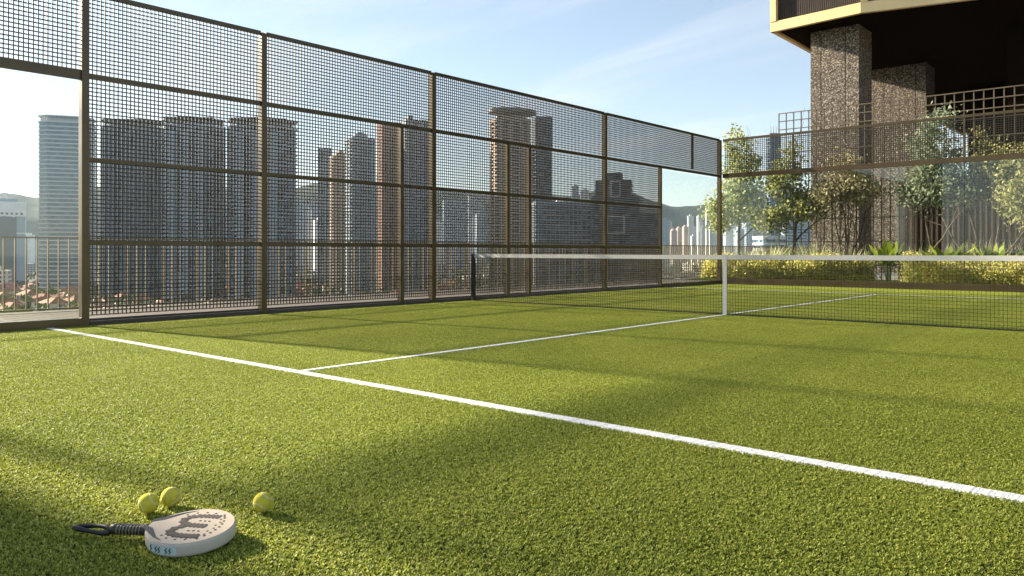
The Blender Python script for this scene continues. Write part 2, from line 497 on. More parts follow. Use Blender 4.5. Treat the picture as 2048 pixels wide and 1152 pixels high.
sm = bpy.data.meshes.new('seam'); sm.from_pydata(mb.v, [], mb.f); sm.update()
first = None
for (u, v), lab, rot in (((297, 1026), 'yellow tennis ball nearest the racket handle, seam facing the viewer', (1.1, .2, .7)),
                    ((342, 1013), 'yellow tennis ball behind another ball, its seam on the upper left', (0.2, .9, 2.0)),
                    ((526, 1024), 'lone yellow tennis ball to the right of the racket', (1.2, -.1, 1.15))):
    d = FPX * (CH - .008) / (v - V0); x, y = P(u, d)
    o = thing('tennis_ball', lab, 'ball', (x, y, .008 + .033), 0, 'tennis balls on the turf')
    o.rotation_euler = rot
    a = link('felt', fm if not first else fm, None, o); b = link('seam', sm, None, o)
    if not first:
        fm.materials.append(M_felt); sm.materials.append(M_seam)
        fm.polygons.foreach_set('use_smooth', [True] * len(fm.polygons)); sm.polygons.foreach_set('use_smooth', [True] * len(sm.polygons))
    first = True

M_rface = mat('racket_face', (0.46, 0.385, 0.30), 0.5, 0, 0.03, 40)
M_rrim = mat('racket_rim', (0.52, 0.475, 0.41), 0.45)
M_rdark = mat('racket_dark', (0.028, 0.018, 0.013), 0.6)
M_grip = mat('racket_grip', (0.028, 0.024, 0.018), 0.42, 0, 0.2, 60)
M_wrap = mat('racket_overgrip', (0.20, 0.17, 0.11), 0.38)
M_stick = mat('rim_sticker', (0.50, 0.62, 0.64), 0.5)
rk_h = P(283, FPX * (CH - .05) / (1037 - V0)); rk_t = P(472, FPX * (CH - .05) / (1046 - V0))
ang = math.atan2(rk_t[1] - rk_h[1], rk_t[0] - rk_h[0])
hc = P(385, FPX * (CH - .05) / (1056 - V0))
racket = thing('padel_racket', 'cream padel racket with a dark handle lying on the turf beside the balls', 'racket', (hc[0], hc[1], .018), ang)
racket.rotation_euler = (R_(5), 0, ang)
TH = .040
def outline(sc=1.0):
    """teardrop head, tip at +x, throat at -x"""
    out = []
    for i in range(72):
        t = 2 * math.pi * i / 72
        c, s = math.cos(t), math.sin(t)
        x = .127 * c; y = .126 * s
        if c < 0: y *= 1 - .22 * (-c) ** 2.2; x *= 1.10
        out.append((x * sc, y * sc))
    return out
mb = MB(); rings = [(.955, .0), (.988, .003), (1.0, .009), (1.0, TH - .009), (.988, TH - .003), (.968, TH)]
for s_, z in rings: mb.v += [(x, y, z) for x, y in outline(s_)]
for i in range(len(rings) - 1):
    for j in range(72):
        k = (j + 1) % 72; mb.f.append((i * 72 + j, i * 72 + k, (i + 1) * 72 + k, (i + 1) * 72 + j))
mb.f.append(tuple(range(72))[::-1])
mb.build('rim', M_rrim, racket, smooth=True)
mb = MB().prism(outline(.966), TH - .002, TH + .0008); mb.build('face', M_rface, racket)
# dark three-stem mark and drilled holes
ZT = TH + .0012
def ribbon(mb, pts, w, z0, z1):
    for a, b in zip(pts, pts[1:]):
        mb.bar((*a, (z0 + z1) / 2), (*b, (z0 + z1) / 2), w, z1 - z0)
def disc(mb, x, y, r, z0, z1, n=12):
    mb.prism([(x + r * math.cos(2 * math.pi * i / n), y + r * math.sin(2 * math.pi * i / n)) for i in range(n)], z0, z1)
mk = MB()
def hole(x, y, r, z0, z1):
    m_ = MB(); disc(m_, x, y, r, z0, z1); m_.build('hole', M_black, racket)
def stem_path(y0, x1): return [(-.035, y0), (x1, y0)]
W = .019
paths = [[(.058, .066), (.02, .070), (-.022, .066)], [(-.022, .066), (-.044, .050), (-.047, .034), (-.036, .016), (-.02, .004)],
         [(-.02, .004), (.046, .0)], [(-.02, -.004), (-.036, -.016), (-.047, -.034), (-.044, -.050), (-.022, -.066)], [(-.022, -.066), (.02, -.070), (.058, -.066)]]
zz = ZT
for i, p in enumerate(paths):
    z1 = zz + .0002 + .00022 * i
    ribbon(mk, p, W, zz - .0008, z1)
    for a, b in zip(p, p[1:]):
        Ls = math.hypot(b[0] - a[0], b[1] - a[1]); n = max(1, int(Ls / .0125))
        for k in range(n):
            t = (k + .5) / n; x = a[0] + (b[0] - a[0]) * t; y = a[1] + (b[1] - a[1]) * t
            nx, ny = -(b[1] - a[1]) / Ls, (b[0] - a[0]) / Ls
            disc(mk, x + nx * W * .5, y + ny * W * .5, .0052, zz - .0008, z1 - .0001)
            disc(mk, x - nx * W * .5, y - ny * W * .5, .0052, zz - .0008, z1 - .00012)
mk.build('face_mark', M_rdark, racket)
for i in range(-4, 5):
    y = i * .0205
    hole(.088 - .0016 * i * i, y, .0042, zz - .0008, zz + .0002)
    if abs(i) < 4: hole(.071 - .001 * i * i + (.006 if i % 2 else 0), y + .010, .0036, zz - .0008, zz + .0001)
for (x, y) in ((.03, .091), (0, .094), (-.03, .088), (.03, -.091), (0, -.094), (-.03, -.088), (-.055, .072), (-.055, -.072), (.024, .034), (.038, .034), (.024, -.034), (.04, -.034), (.008, .035), (.008, -.035)):
    hole(x, y, .0040, zz - .0008, zz + .00015)
# dark throat blades either side of the bridge
th = MB()
for s_ in (-1, 1):
    poly = [(-.140, .012 * s_), (-.108, .030 * s_), (-.066, .082 * s_), (-.035, .106 * s_), (-.072, .088 * s_), (-.116, .050 * s_), (-.141, .030 * s_)]
    if s_ < 0: poly = poly[::-1]
    th.prism(poly, ZT - .0008, ZT + .0003)
th.build('throat_inlay', M_black, racket)
hb = MB()
hb.tube([(-.128, 0, TH / 2), (-.155, 0, TH / 2), (-.165, 0, TH / 2), (-.25, 0, .018), (-.262, 0, .018)], [.021, .0175, .0158, .0158, .0172], 10)
handle = hb.build('handle', M_grip, racket, smooth=True)
wr = MB()
pts = []
for i in range(97):
    t = i / 96; a = t * 2 * math.pi * 8
    pts.append((-.160 - .085 * t, .0155 * math.cos(a), .0195 - .0015 * t + .0155 * math.sin(a)))
wr.tube(pts, [.0024] * 97, 6); wr.build('overgrip', M_wrap, handle, smooth=True)
st = MB(); pts = []
for i in range(41):
    t = 2 * math.pi * i / 40
    pts.append((-.326 + .060 * math.cos(t), .019 * math.sin(t) * (1 - .45 * math.cos(t)) - .004 * math.cos(t) ** 2, .016 + .005 * math.sin(2 * t) - .004 * math.cos(t)))
st.tube(pts, [.0062 + .002 * math.sin(i * .31) ** 2 for i in range(41)], 6); st.tube([(-.262, 0, .018), (-.272, .003, .022)], [.006, .006], 6)
st.build('wrist_strap', M_black, racket, smooth=True)
# pale sticker with dark strokes on the near rim
sk = MB(); sg = MB(); ol = outline(1.006)
idx = list(range(47, 57))
b = len(sk.v)
for k in idx:
    x, y = ol[k]; sk.v += [(x, y, .009), (x, y, TH - .008)]
for i in range(len(idx) - 1): sk.f.append((2 * i, 2 * i + 2, 2 * i + 3, 2 * i + 1))
sticker = sk.build('rim_label', M_stick, racket)
o2 = outline(1.012)
for k in (48, 50, 51, 53, 54):
    x, y = o2[k]; x2, y2 = o2[k + 1]; mx_, my_ = (x * .5 + x2 * .5), (y * .5 + y2 * .5)
    sg.bar((x, y, .012), (mx_, my_, .018), .0022); sg.bar((mx_, my_, .018), (x, y, .023), .0022); sg.bar((x, y, .023), (mx_, my_, .029), .0022)
sg.build('rim_lettering', M_rdark, sticker)

# ------------------------------------------------------------------ planting beyond the far wall
M_bark = mat('bark', (0.09, 0.065, 0.045), 0.9, 0, 0.3, 12, 0.5, 60)
M_soil = mat('soil', (0.05, 0.038, 0.026), 0.95, 0, 0.3, 6, 0.4, 30)
M_lawn = leafmat('lawn_blade', (0.05, 0.09, 0.012), (0.10, 0.15, 0.02), (0.17, 0.20, 0.035), 0.3, 0.6, 0.3, 0.8)
L_pale = leafmat('leaf_pale', (0.177, 0.224, 0.094), (0.366, 0.413, 0.177), (0.625, 0.637, 0.33), 0.52)
L_green = leafmat('leaf_green', (0.118, 0.153, 0.053), (0.271, 0.295, 0.1), (0.496, 0.484, 0.189), 0.52)
L_tan = leafmat('leaf_tan', (0.187, 0.172, 0.095), (0.374, 0.343, 0.19), (0.602, 0.561, 0.339), 0.52)
L_blue = leafmat('leaf_blue', (0.094, 0.136, 0.083), (0.224, 0.277, 0.177), (0.472, 0.507, 0.342), 0.52)
L_gold = leafmat('leaf_gold', (0.135, 0.148, 0.054), (0.312, 0.32, 0.122), (0.54, 0.527, 0.258), 0.52)
L_hedge = leafmat('hedge_gold', (0.24, 0.27, 0.06), (0.70, 0.64, 0.17), (0.90, 0.82, 0.40), 0.58)
L_lily = leafmat('leaf_strappy', (0.22, 0.26, 0.09), (0.48, 0.49, 0.26), (0.80, 0.78, 0.60), 0.4)
L_big = leafmat('leaf_broad', (0.10, 0.16, 0.015), (0.22, 0.30, 0.03), (0.42, 0.48, 0.07), 0.4)

def leaf_quads(centres, size, rng, flat=0.0, aspect=0.6):
    n = len(centres)
    a = rng.normal(size=(n, 3)); a /= np.linalg.norm(a, axis=1, keepdims=True)
    t = rng.normal(size=(n, 3)); t -= a * (t * a).sum(1, keepdims=True); t /= np.linalg.norm(t, axis=1, keepdims=True)
    s = (rng.uniform(.6, 1.3, (n, 1)) * size)
    b = t * s * aspect; a = a * s
    V = np.stack([centres - a, centres + b * .9 - a * .15, centres + a, centres - b * .9 - a * .15], 1)
    return V.reshape(-1, 3)
def crown_points(blobs, n, rng, clump=0.16, per=26):
    """leaf centres in clumps spread through several ellipsoid blobs (x,y,z,rx,ry,rz,weight)"""
    w = np.array([b[3] * b[4] * b[5] * (b[6] if len(b) > 6 else 1) for b in blobs]); w /= w.sum()
    out = []
    k = max(1, n // per)
    for _ in range(k):
        b = blobs[rng.choice(len(blobs), p=w)]
        d = rng.normal(size=3); d /= np.linalg.norm(d)
        r = rng.uniform(.15, 1.0) ** .5
        c = np.array(b[:3]) + d * r * np.array(b[3:6]) * rng.uniform(.85, 1.15)
        out.append(c + rng.normal(size=(per, 3)) * clump * rng.uniform(.5, 1.2) * np.array([1, 1, .75]))
    return np.concatenate(out)
def grow(mb, p, d, length, r, depth, rng, spread=.4, up=.2):
    pts = [tuple(p)]; rad = [r]; q = Vector(p); dd = Vector(d).normalized()
    k = 5
    for i in range(k):
        dd = (dd + Vector(rng.normal(size=3)) * .09 + Vector((0, 0, up * .2))).normalized()
        q = q + dd * (length / k); pts.append(tuple(q)); rad.append(r * (1 - .5 * (i + 1) / k))
    mb.tube(pts, rad, 6 if depth > 1 else 5)
    if depth > 0:
        for _ in range(3 if depth > 1 else 3):
            i = rng.integers(2, k + 1); nd = (dd + Vector(rng.normal(size=3)) * spread + Vector((0, 0, up))).normalized()
            grow(mb, pts[i], nd, length * rng.uniform(.55, .75), rad[i] * .65, depth - 1, rng, spread, up)
def tree(name, label, loc, stems, blobs, n, size, leaf, seed, depth=2, spread=.5):
    rng = np.random.default_rng(seed)
    t = thing(name, label, 'tree', loc, 0, 'ornamental trees behind the far wall')
    mb = MB()
    for (dx_, dy_, ln, r) in stems:
        grow(mb, (dx_ * .12, dy_ * .12, 0), (dx_, dy_, 1), ln, r, depth, rng, spread)
    mb.build('trunk', M_bark, t, smooth=True)
    C_ = crown_points(blobs, n, rng)
    link('crown', np_mesh('crown', leaf_quads(C_, size, rng), 4), leaf, t)
    return t
def at(u, y):
    D = FW + (u - 1024) / FPX * RT
    return CX + (y - CY) / D[1] * D[0], (y - CY) / D[1]
def tx(u, y): return at(u, y)[0]

tree('slender_tree', 'tall slender pale green tree by the fence corner, its top above the mesh', (tx(1476, 13.2), 13.2, .15), [(0, 0, 2.7, .055)],
     [(-.55, -.1, 2.0, .5, .5, .75, .9), (.1, 0, 3.1, .62, .6, .9), (0, 0, 4.05, .42, .42, .6), (.3, .1, 2.1, .6, .55, .6, .7), (-.1, 0, 4.55, .2, .2, .25)], 6600, .055, L_pale, 11)
tree('slender_tree', 'single stemmed green tree with layered crown, second from the fence corner', (tx(1583, 13.0), 13.0, .15), [(0, 0, 2.6, .055)],
     [(-.55, 0, 1.75, .6, .5, .45), (.35, .1, 2.2, .55, .55, .5), (-.2, 0, 2.9, .6, .6, .45), (0, 0, 3.6, .4, .4, .35, .6), (.1, 0, 4.1, .25, .25, .25, .4)], 6000, .055, L_green, 12)
tree('shrubby_tree', 'multi stemmed tree with dry tan foliage in front of the tall stone column', (tx(1690, 13.0), 13.0, .15),
     [(-.28, 0, 2.1, .03), (.05, .1, 2.2, .034), (.3, 0, 2.0, .03), (-.1, -.15, 2.0, .028), (.5, .1, 1.8, .024)],
     [(-.35, 0, 2.4, .6, .55, .5), (.4, 0, 2.5, .6, .5, .45), (.05, 0, 3.1, .55, .5, .4), (-.75, 0, 1.6, .3, .3, .25, .4), (.8, 0, 1.9, .25, .3, .3, .4)], 4400, .05, L_tan, 13)
tree('round_tree', 'dense bluish green round crowned tree in front of the second stone column', (tx(1868, 12.8), 12.8, .15), [(0, 0, 1.9, .05)],
     [(-.35, 0, 2.45, .6, .6, .55), (.45, 0, 2.35, .75, .6, .45), (.9, .1, 2.4, .45, .5, .45), (.05, 0, 3.1, .6, .55, .55), (.05, .1, 4.0, .45, .4, .35), (-.1, 0, 3.55, .5, .45, .4), (.2, .1, 4.3, .25, .25, .22)], 8200, .052, L_blue, 14)
tree('shrubby_tree', 'multi stemmed tree with a fan of dark stems and thin yellowish crown', (tx(1972, 12.5), 12.5, .15),
     [(-.5, 0, 2.0, .035), (-.15, .1, 2.1, .04), (.2, 0, 2.1, .04), (.5, -.1, 2.0, .032), (.8, .1, 1.7, .026)],
     [(.85, 0, 2.1, .5, .5, .55), (.5, 0, 2.9, .6, .5, .45), (1.2, 0, 2.6, .5, .5, .5), (.1, .2, 3.2, .5, .4, .4, .5), (-.2, .2, 3.6, .35, .3, .3, .4)], 3800, .052, L_gold, 15)
tree('shrubby_tree', 'yellow green bushy tree at the right edge behind the glass', (tx(2090, 12.0), 12.0, .15),
     [(-.3, 0, 1.9, .035), (.1, .1, 2.0, .04), (.45, 0, 1.9, .035)],
     [(-.35, 0, 2.0, .55, .5, .6), (.1, 0, 2.7, .6, .5, .5), (.5, 0, 2.0, .5, .5, .6), (-.2, 0, 3.2, .4, .4, .35)], 6000, .052, L_gold, 16)

# planter ground: soil and lawn that rises slightly behind the wall
kind(MB().box(-6.3, 12, 10.2, 15.2, -.02, .05).build('ground', M_soil), 'structure')
rngl = np.random.default_rng(3)
V, F_ = blades(60000, -6.2, 4.5, 10.22, 12.6, (.03, .07), (.012, .022), rng=rngl)
V[:, 2] += .05
kind(link('lawn_grass', vf_mesh('lawn_grass', V, F_), M_lawn), 'stuff')
def hedge(label, path, halfw, h, n, seed):
    rng = np.random.default_rng(seed)
    pts = np.array(path, float)
    seg = np.linalg.norm(np.diff(pts, axis=0), axis=1); cum = np.concatenate([[0], np.cumsum(seg)])
    t = rng.uniform(0, cum[-1], n // 9); cx_ = np.interp(t, cum, pts[:, 0]); cy_ = np.interp(t, cum, pts[:, 1])
    th_ = rng.uniform(0, 2 * np.pi, len(t)); rr_ = rng.uniform(.55, 1.0, len(t)) ** .5
    hh = h * (.9 + .18 * np.sin(t * 3.1) * np.sin(t * 1.3 + 1))
    endf = np.clip(np.minimum(t, cum[-1] - t) / (halfw * 1.2), .0, 1) ** .5
    hh = hh * (.55 + .45 * endf)
    c = np.stack([cx_ + rng.normal(size=len(t)) * .08, cy_ + np.cos(th_) * rr_ * halfw * (.6 + .4 * endf), hh * .5 + np.sin(th_) * rr_ * hh * .5], 1)
    c = np.repeat(c, 9, 0) + rng.normal(size=(len(c) * 9, 3)) * .045
    c[:, 2] = np.maximum(c[:, 2], .01)
    o = link('hedge', np_mesh('hedge', leaf_quads(c, .032, rng), 4), L_hedge, None, (0, 0, .05))
    return tag(o, label, 'hedge')
hedge('low golden hedge that starts past the fence corner and runs behind the net strap', [(tx(1412, 11.7), 11.7), (-5.2, 11.75), (-3.6, 12.1), (tx(1745, 12.7), 12.7)], .42, .74, 26000, 21)
hedge('low golden hedge curving behind the glass right of the broad leaved plant', [(tx(1835, 10.62), 10.62), (tx(1815, 11.0), 11.0), (tx(1850, 11.5), 11.5), (tx(1930, 11.7), 11.7), (3.6, 11.5)], .36, .74, 22000, 22)
# strappy pale plants and broad-leaved plants behind the hedges
def strappy(label, loc, seed, n=46, h=.5, mtl=None, wid=.022, group=None, name='strappy_plant', paddle=False):
    rng = np.random.default_rng(seed); mb = MB()
    for i in range(n):
        a = rng.uniform(0, 2 * np.pi); ln = h * rng.uniform(.6, 1.15); out = rng.uniform(.15, .75); w = wid * rng.uniform(.7, 1.2)
        if paddle: ln = h * rng.uniform(.85, 1.1); out *= .9
        dx_, dy_ = math.cos(a), math.sin(a); b = len(mb.v); K = 9 if paddle else 5
        for k in range(K + 1):
            t = k / K; r = out * ln * t ** 1.4; z = ln * (t - .38 * out * t * t * 1.2); ww = (w * (1 - t) ** .6 * (.6 + t * .8) + .001) if not paddle else (.004 if t < .5 else w * math.sin(math.pi * min(1, (t - .42) / .6)) + .003)
            x_, y_ = dx_ * (r + .03), dy_ * (r + .03)
            mb.v += [(x_ - dy_ * ww, y_ + dx_ * ww, z), (x_ + dy_ * ww, y_ - dx_ * ww, z + .004)]
        for k in range(K): q = b + 2 * k; mb.f.append((q, q + 1, q + 3, q + 2))
    o = mb.build(name, mtl or L_lily, None, loc)
    return tag(o, label, 'plant', group)
rngp = np.random.default_rng(5)
sp = None
us = [1492, 1508, 1524, 1540, 1556, 1570, 1590, 1604, 1618, 1632, 1648, 1662, 1676, 1700, 1722, 1832, 1845, 1880, 1912, 1935, 1950, 1962, 1990, 2004, 2022, 2040, 2060, 2075]
for i, u in enumerate(us):
    y = 12.75 + rngp.uniform(-.15, .25)
    loc = (tx(u, y), y, .05)
    if sp is None or i % 5 == 0:
        sp = strappy('pale strappy leaved plant in the row behind the golden hedges', loc, 30 + i, 70, 1.12, group='strappy plants behind the hedges')
    else:
        dup(sp, loc, rngp.uniform(0, 6), sc=[rngp.uniform(.85, 1.12)] * 3)
strappy('cluster of broad bright green leaves in the gap between the two hedges', (tx(1775, 12.9), 12.9, .05), 61, 34, 1.2, L_big, .085, name='broad_leaf_plant', paddle=True)
strappy('broad bright green plant behind the right hedge beside the round tree', (tx(1895, 12.5), 12.5, .05), 62, 22, 1.22, L_big, .09, name='broad_leaf_plant', paddle=True)
strappy('small broad bright green plant at the foot of the fan stemmed tree', (tx(1985, 12.2), 12.2, .05), 63, 18, 1.15, L_big, .08, name='broad_leaf_plant', paddle=True)

# ------------------------------------------------------------------ timber / metal trellis behind the planting
M_trel = mat('trellis_metal', (0.16, 0.12, 0.075), 0.5, 0.2, 0.15, 3)
TY = 14.0
tr = thing('trellis_screen', 'tall open square grid trellis rising above the fence before the building', 'trellis', (0, TY, 0))
xa, xb = tx(1558, TY), 8.0
mb = MB(); x = xa
while x <= xb:
    mb.box(x - .014, x + .014, -.014, .014, .05, 5.25); x += .235
mb.build('upright', M_trel, tr)
mb = MB()
for z in (.5, 1.2, 1.9, 2.6, 3.3, 4.0, 4.49, 4.74, 5.0, 5.25):
    mb.box(xa - .014, xb, -.030, -.0145, z - .014, z + .014)
mb.build('crossbar', M_trel, tr)

# ------------------------------------------------------------------ overhanging building
def stonemat():
    m = bpy.data.materials.new('pebble_stone'); m.use_nodes = True; nt = m.node_tree; b = nt.nodes['Principled BSDF']
    t = nt.nodes.new('ShaderNodeTexCoord'); v = nt.nodes.new('ShaderNodeTexVoronoi'); v.inputs['Scale'].default_value = 30
    nt.links.new(t.outputs['Object'], v.inputs['Vector'])
    sx = nt.nodes.new('ShaderNodeSeparateColor'); nt.links.new(v.outputs['Color'], sx.inputs[0])
    r = nt.nodes.new('ShaderNodeValToRGB'); e = r.color_ramp.elements
    e[0].color = (.05, .037, .027, 1); e[1].color = (.56, .48, .38, 1); k = e.new(.45); k.color = (.115, .09, .066, 1); k = e.new(.75); k.color = (.24, .195, .145, 1)
    nt.links.new(sx.outputs[0], r.inputs[0])
    nt.links.new(r.outputs[0], b.inputs['Base Color']); b.inputs['Roughness'].default_value = .75
    bp = nt.nodes.new('ShaderNodeBump'); bp.inputs['Strength'].default_value = .35; bp.inputs['Distance'].default_value = .02
    nt.links.new(sx.outputs[1], bp.inputs['Height']); nt.links.new(bp.outputs[0], b.inputs['Normal'])
    return m
M_stone = stonemat()
M_gold = mat('gold_cladding', (0.92, 0.68, 0.32), 0.4, 0.2, 0.05, 2)
M_soff = mat('dark_soffit', (0.014, 0.009, 0.005), 0.9, 0, 0, 5, 0, 40, 0.0)
M_panel = mat('dark_panel', (0.055, 0.038, 0.026), 0.55, 0.1, 0.2, 4)
SZ = 8.2
bld = thing('overhanging_building', 'dark building on stone columns with gold edged upper storey overhanging the garden', 'building', (0, 0, 0))
# stone columns: shaft in three slabs with dark joints
def column(x0, x1, y0, y1, joints):
    xs_ = [x0] + joints + [x1]
    c = None
    core = MB().box(x0 + .02, x1 - .02, y0 + .03, y1, .05, SZ).build('column', M_soff, bld)
    mbc = MB()
    for a, b in zip(xs_, xs_[1:]):
        mbc.box(a + (.012 if a > x0 else 0), b - (.012 if b < x1 else 0), y0, y0 + .2, .05, SZ - .002)
    mbc.build('stone_facing', M_stone, core)
    s2 = MB().box(x1 - .2, x1 + .004, y0 + .202, y1 + .004, .05, SZ - .003); s2.box(x0 - .004, x0 + .2, y0 + .202, y1 + .004, .05, SZ - .003)
    s2.build('side_facing', M_stone, core)
column(-4.72, -3.18, 16.0, 17.3, [-4.38, -3.6])
column(-5.4, -2.88, 23.0, 24.3, [-4.4, -3.25])
column(5.0, 6.6, 16.0, 17.3, [5.4, 6.1])
soff = [(-5.45, 15.0), (-2.68, 14.8), (-.4, 15.42), (9, 18.0), (30, 20), (30, 45), (-5.9, 45)]
MB().prism(soff, SZ, SZ + .3).build('soffit', M_soff, bld)
fr = [(-5.62, 14.85), (-2.70, 14.62), (-.36, 15.25), (9, 17.8)]
mbs = MB(); mbs.prism(soff, SZ + .31, SZ + 6.0); mbs.build('upper_wall', M_panel, bld)
# gold frame: bottom band along each facet, uprights, and the return along the left side
def band(mb, a, b, z0, z1, dep):
    a = Vector((*a, 0)); b = Vector((*b, 0)); d = (b - a).normalized(); n = Vector((d.y, -d.x, 0))
    o = [a, b, b - n * dep, a - n * dep]
    mb.prism([(p.x, p.y) for p in o], z0, z1)
fb = MB()
for a, b in zip(fr, fr[1:]): band(fb, a, b, SZ - .06, SZ + .26, .14)
fb.build('frame', M_gold, bld)
rb = MB(); band(rb, (-6.05, 45), (-5.62, 14.86), SZ - .06, SZ + .26, .13); rb.build('frame', M_gold, bld)
for a, b in zip(fr, fr[1:]):
    d = (Vector(b) - Vector(a)).normalized(); nrm = Vector((d.y, -d.x))
    for q, k in ((Vector(a), 1),):
        up = MB(); p = [q + nrm * .02, q + d * .2 + nrm * .02, q + d * .2 - nrm * .2, q - nrm * .2]
        up.prism([(v.x, v.y) for v in p], SZ + .262, SZ + 6); up.build('frame', M_gold, bld)
# fluting on the recessed dark panel
fl = MB()
a, b = Vector(soff[0]), Vector(soff[1]); d = (b - a).normalized(); nrm = Vector((d.y, -d.x)); n = 46
for i in range(1, n):
    q = a + (b - a) * (i / n); p = [q - d * .015 + nrm * .03, q + d * .015 + nrm * .03, q + d * .015, q - d * .015]
    fl.prism([(v.x, v.y) for v in p], SZ + .32, SZ + 5.9)
fl.build('fluting', M_panel, bld)
# dark podium walls below the soffit
MB().box(-2.6, 30, 29.0, 29.4, .05, SZ - .002).build('rear_wall', M_soff, bld)
MB().box(0.4, 30, 19.2, 19.6, .05, SZ - .004).build('podium_wall', M_soff, bld)
M_slat = mat('screen_slat', (0.10, 0.068, 0.038), 0.6, 0, 0.2, 3)
sl = MB(); x = -2.4
while x < 8:
    sl.box(x - .03, x + .03, 19.0, 19.06, .05, 3.4); x += .16
sl.build('slatted_screen', M_slat, bld)
MB().box(-2.8, 8.2, 19.08, 19.14, .05, 3.4).build('screen_backing', mat('screen_backing', (0.045, 0.03, 0.018), .8, 0, .2, 3), bld)

# unseen wall added off-frame at the near left to shade the turf corner
shade_wall = MB().box(-5.6, -5.2, -16, -10.44, -.03, 6.5).build('wall', M_kerb)
kind(shade_wall, 'structure')

# ------------------------------------------------------------------ the city below
M_city = mat('city_ground', (0.045, 0.05, 0.04), 0.95, 0, 0, 0.02, 0, 1, 0.2, (0.12, 0.112, 0.10))
bpy.data.materials['city_ground'].node_tree.nodes['Noise Texture'].inputs['Scale'].default_value = 0.03
ring = [(9000 * math.cos(2 * math.pi * i / 96), 9000 * math.sin(2 * math.pi * i / 96)) for i in range(96)]
me = bpy.data.meshes.new('ground'); me.from_pydata([(x, y, GZ) for x, y in ring], [], [tuple(range(96))]); me.update()
kind(link('ground', me, M_city), 'structure')
def noise1(x, seed, oct=5):
    r = np.random.default_rng(seed); out = 0
    for o in range(oct):
        f = 2 ** o; n = int(12 * f) + 4; vals = r.uniform(-1, 1, n); xx = x * 12 * f; i = np.floor(xx).astype(int); t = xx - i; t = t * t * (3 - 2 * t)
        out = out + (vals[i % n] * (1 - t) + vals[(i + 1) % n] * t) / f ** 1.05
    return out
def ridge(dist, base, amp, seed, m, depth, bumpy):
    """a real ridge: crest line with slopes to either side, across the whole view"""
    U = np.linspace(-900, 2900, 240); rows = 14; verts = []; faces = []
    n1 = noise1((U + 900) / 3800 * .9, seed); r = np.random.default_rng(seed)
    for j in range(rows + 1):
        t = j / rows; prof = math.sin(math.pi * t) ** .8 if t < .999 else 0
        rr_ = noise1((U + 900) / 3800 * .9 + j * .037, seed + 1 + j)
        for i, u in enumerate(U):
            x_, y_ = P(u, dist + (t - .5) * depth)
            hh = max(4.0, (base + amp * n1[i])) * prof * (1 + bumpy * rr_[i]) if 0 < t < 1 else -5
            verts.append((x_, y_, GZ + hh))
    W_ = len(U)
    for j in range(rows):
        for i in range(W_ - 1): faces.append((j * W_ + i, j * W_ + i + 1, (j + 1) * W_ + i + 1, (j + 1) * W_ + i))
    me = bpy.data.meshes.new('hills'); me.from_pydata(verts, [], faces); me.update()
    return kind(link('hills', me, m, smooth=True), 'structure')
M_wood = mat('wooded_hill', (0.010, 0.020, 0.014), 0.95, 0, 0, 0.012, 0, 1, 0.1, (0.032, 0.048, 0.030))
ridge(5600, 350, 100, 4, M_wood, 1800, .10)
ridge(3300, 205, 80, 9, M_wood, 900, .22)

def cm(name, col, rough=.7, **k): return mat(name, col, rough, **k)
def cellglass(name, c1, c2, cell, rough, spec):
    """curtain-wall glass whose panes differ in tint, blind and cleanliness"""
    m = mat(name, c1, rough, spec=spec); nt = m.node_tree; b = nt.nodes['Principled BSDF']
    t = nt.nodes.new('ShaderNodeTexCoord'); sn = nt.nodes.new('ShaderNodeVectorMath'); sn.operation = 'SNAP'; sn.inputs[1].default_value = cell
    wn_ = nt.nodes.new('ShaderNodeTexWhiteNoise'); r = nt.nodes.new('ShaderNodeValToRGB')
    nt.links.new(t.outputs['Object'], sn.inputs[0]); nt.links.new(sn.outputs[0], wn_.inputs['Vector']); nt.links.new(wn_.outputs['Value'], r.inputs[0])
    r.color_ramp.elements[0].position = .35; r.color_ramp.elements[0].color = (*c1, 1); r.color_ramp.elements[1].position = .97; r.color_ramp.elements[1].color = (*c2, 1)
    nt.links.new(r.outputs[0], b.inputs['Base Color'])
    return m
M_dglass = cellglass('tower_dark_glass', (0.006, 0.018, 0.032), (.20, .30, .38), (3.1, 3.1, 3.3), .35, .25)
M_bglass = cellglass('tower_blue_glass', (0.025, 0.055, 0.095), (.22, .30, .36), (3.0, 3.0, 3.4), .25, .4)
M_gglass = cellglass('tower_green_glass', (0.06, 0.095, 0.105), (.13, .17, .18), (4.0, 4.0, 4.1), .2, .5)
M_slabg = cm('tower_grey_slab', (0.30, 0.37, 0.43), .8)
M_slabw = cm('tower_white_slab', (0.55, 0.55, 0.53), .8)
M_slabd = cm('tower_dark_slab', (0.085, 0.13, 0.175), .7)
M_tan = cm('tower_tan_render', (0.42, 0.33, 0.25), .85, var=.08, vscale=.1)
M_red = cm('tower_red_render', (0.30, 0.17, 0.125), .85, var=.08, vscale=.1)
M_pale = cm('tower_pale_render', (0.74, 0.73, 0.72), .85, var=.06, vscale=.1)
M_pink = cm('tower_pink_render', (0.50, 0.38, 0.33), .85, var=.06, vscale=.1)
M_steel = cm('roof_steel', (0.12, 0.12, 0.12), .5)
M_win = cellglass('window_glass', (0.012, 0.017, 0.024), (.10, .12, .13), (2.6, 2.6, 3.3), .2, .4)

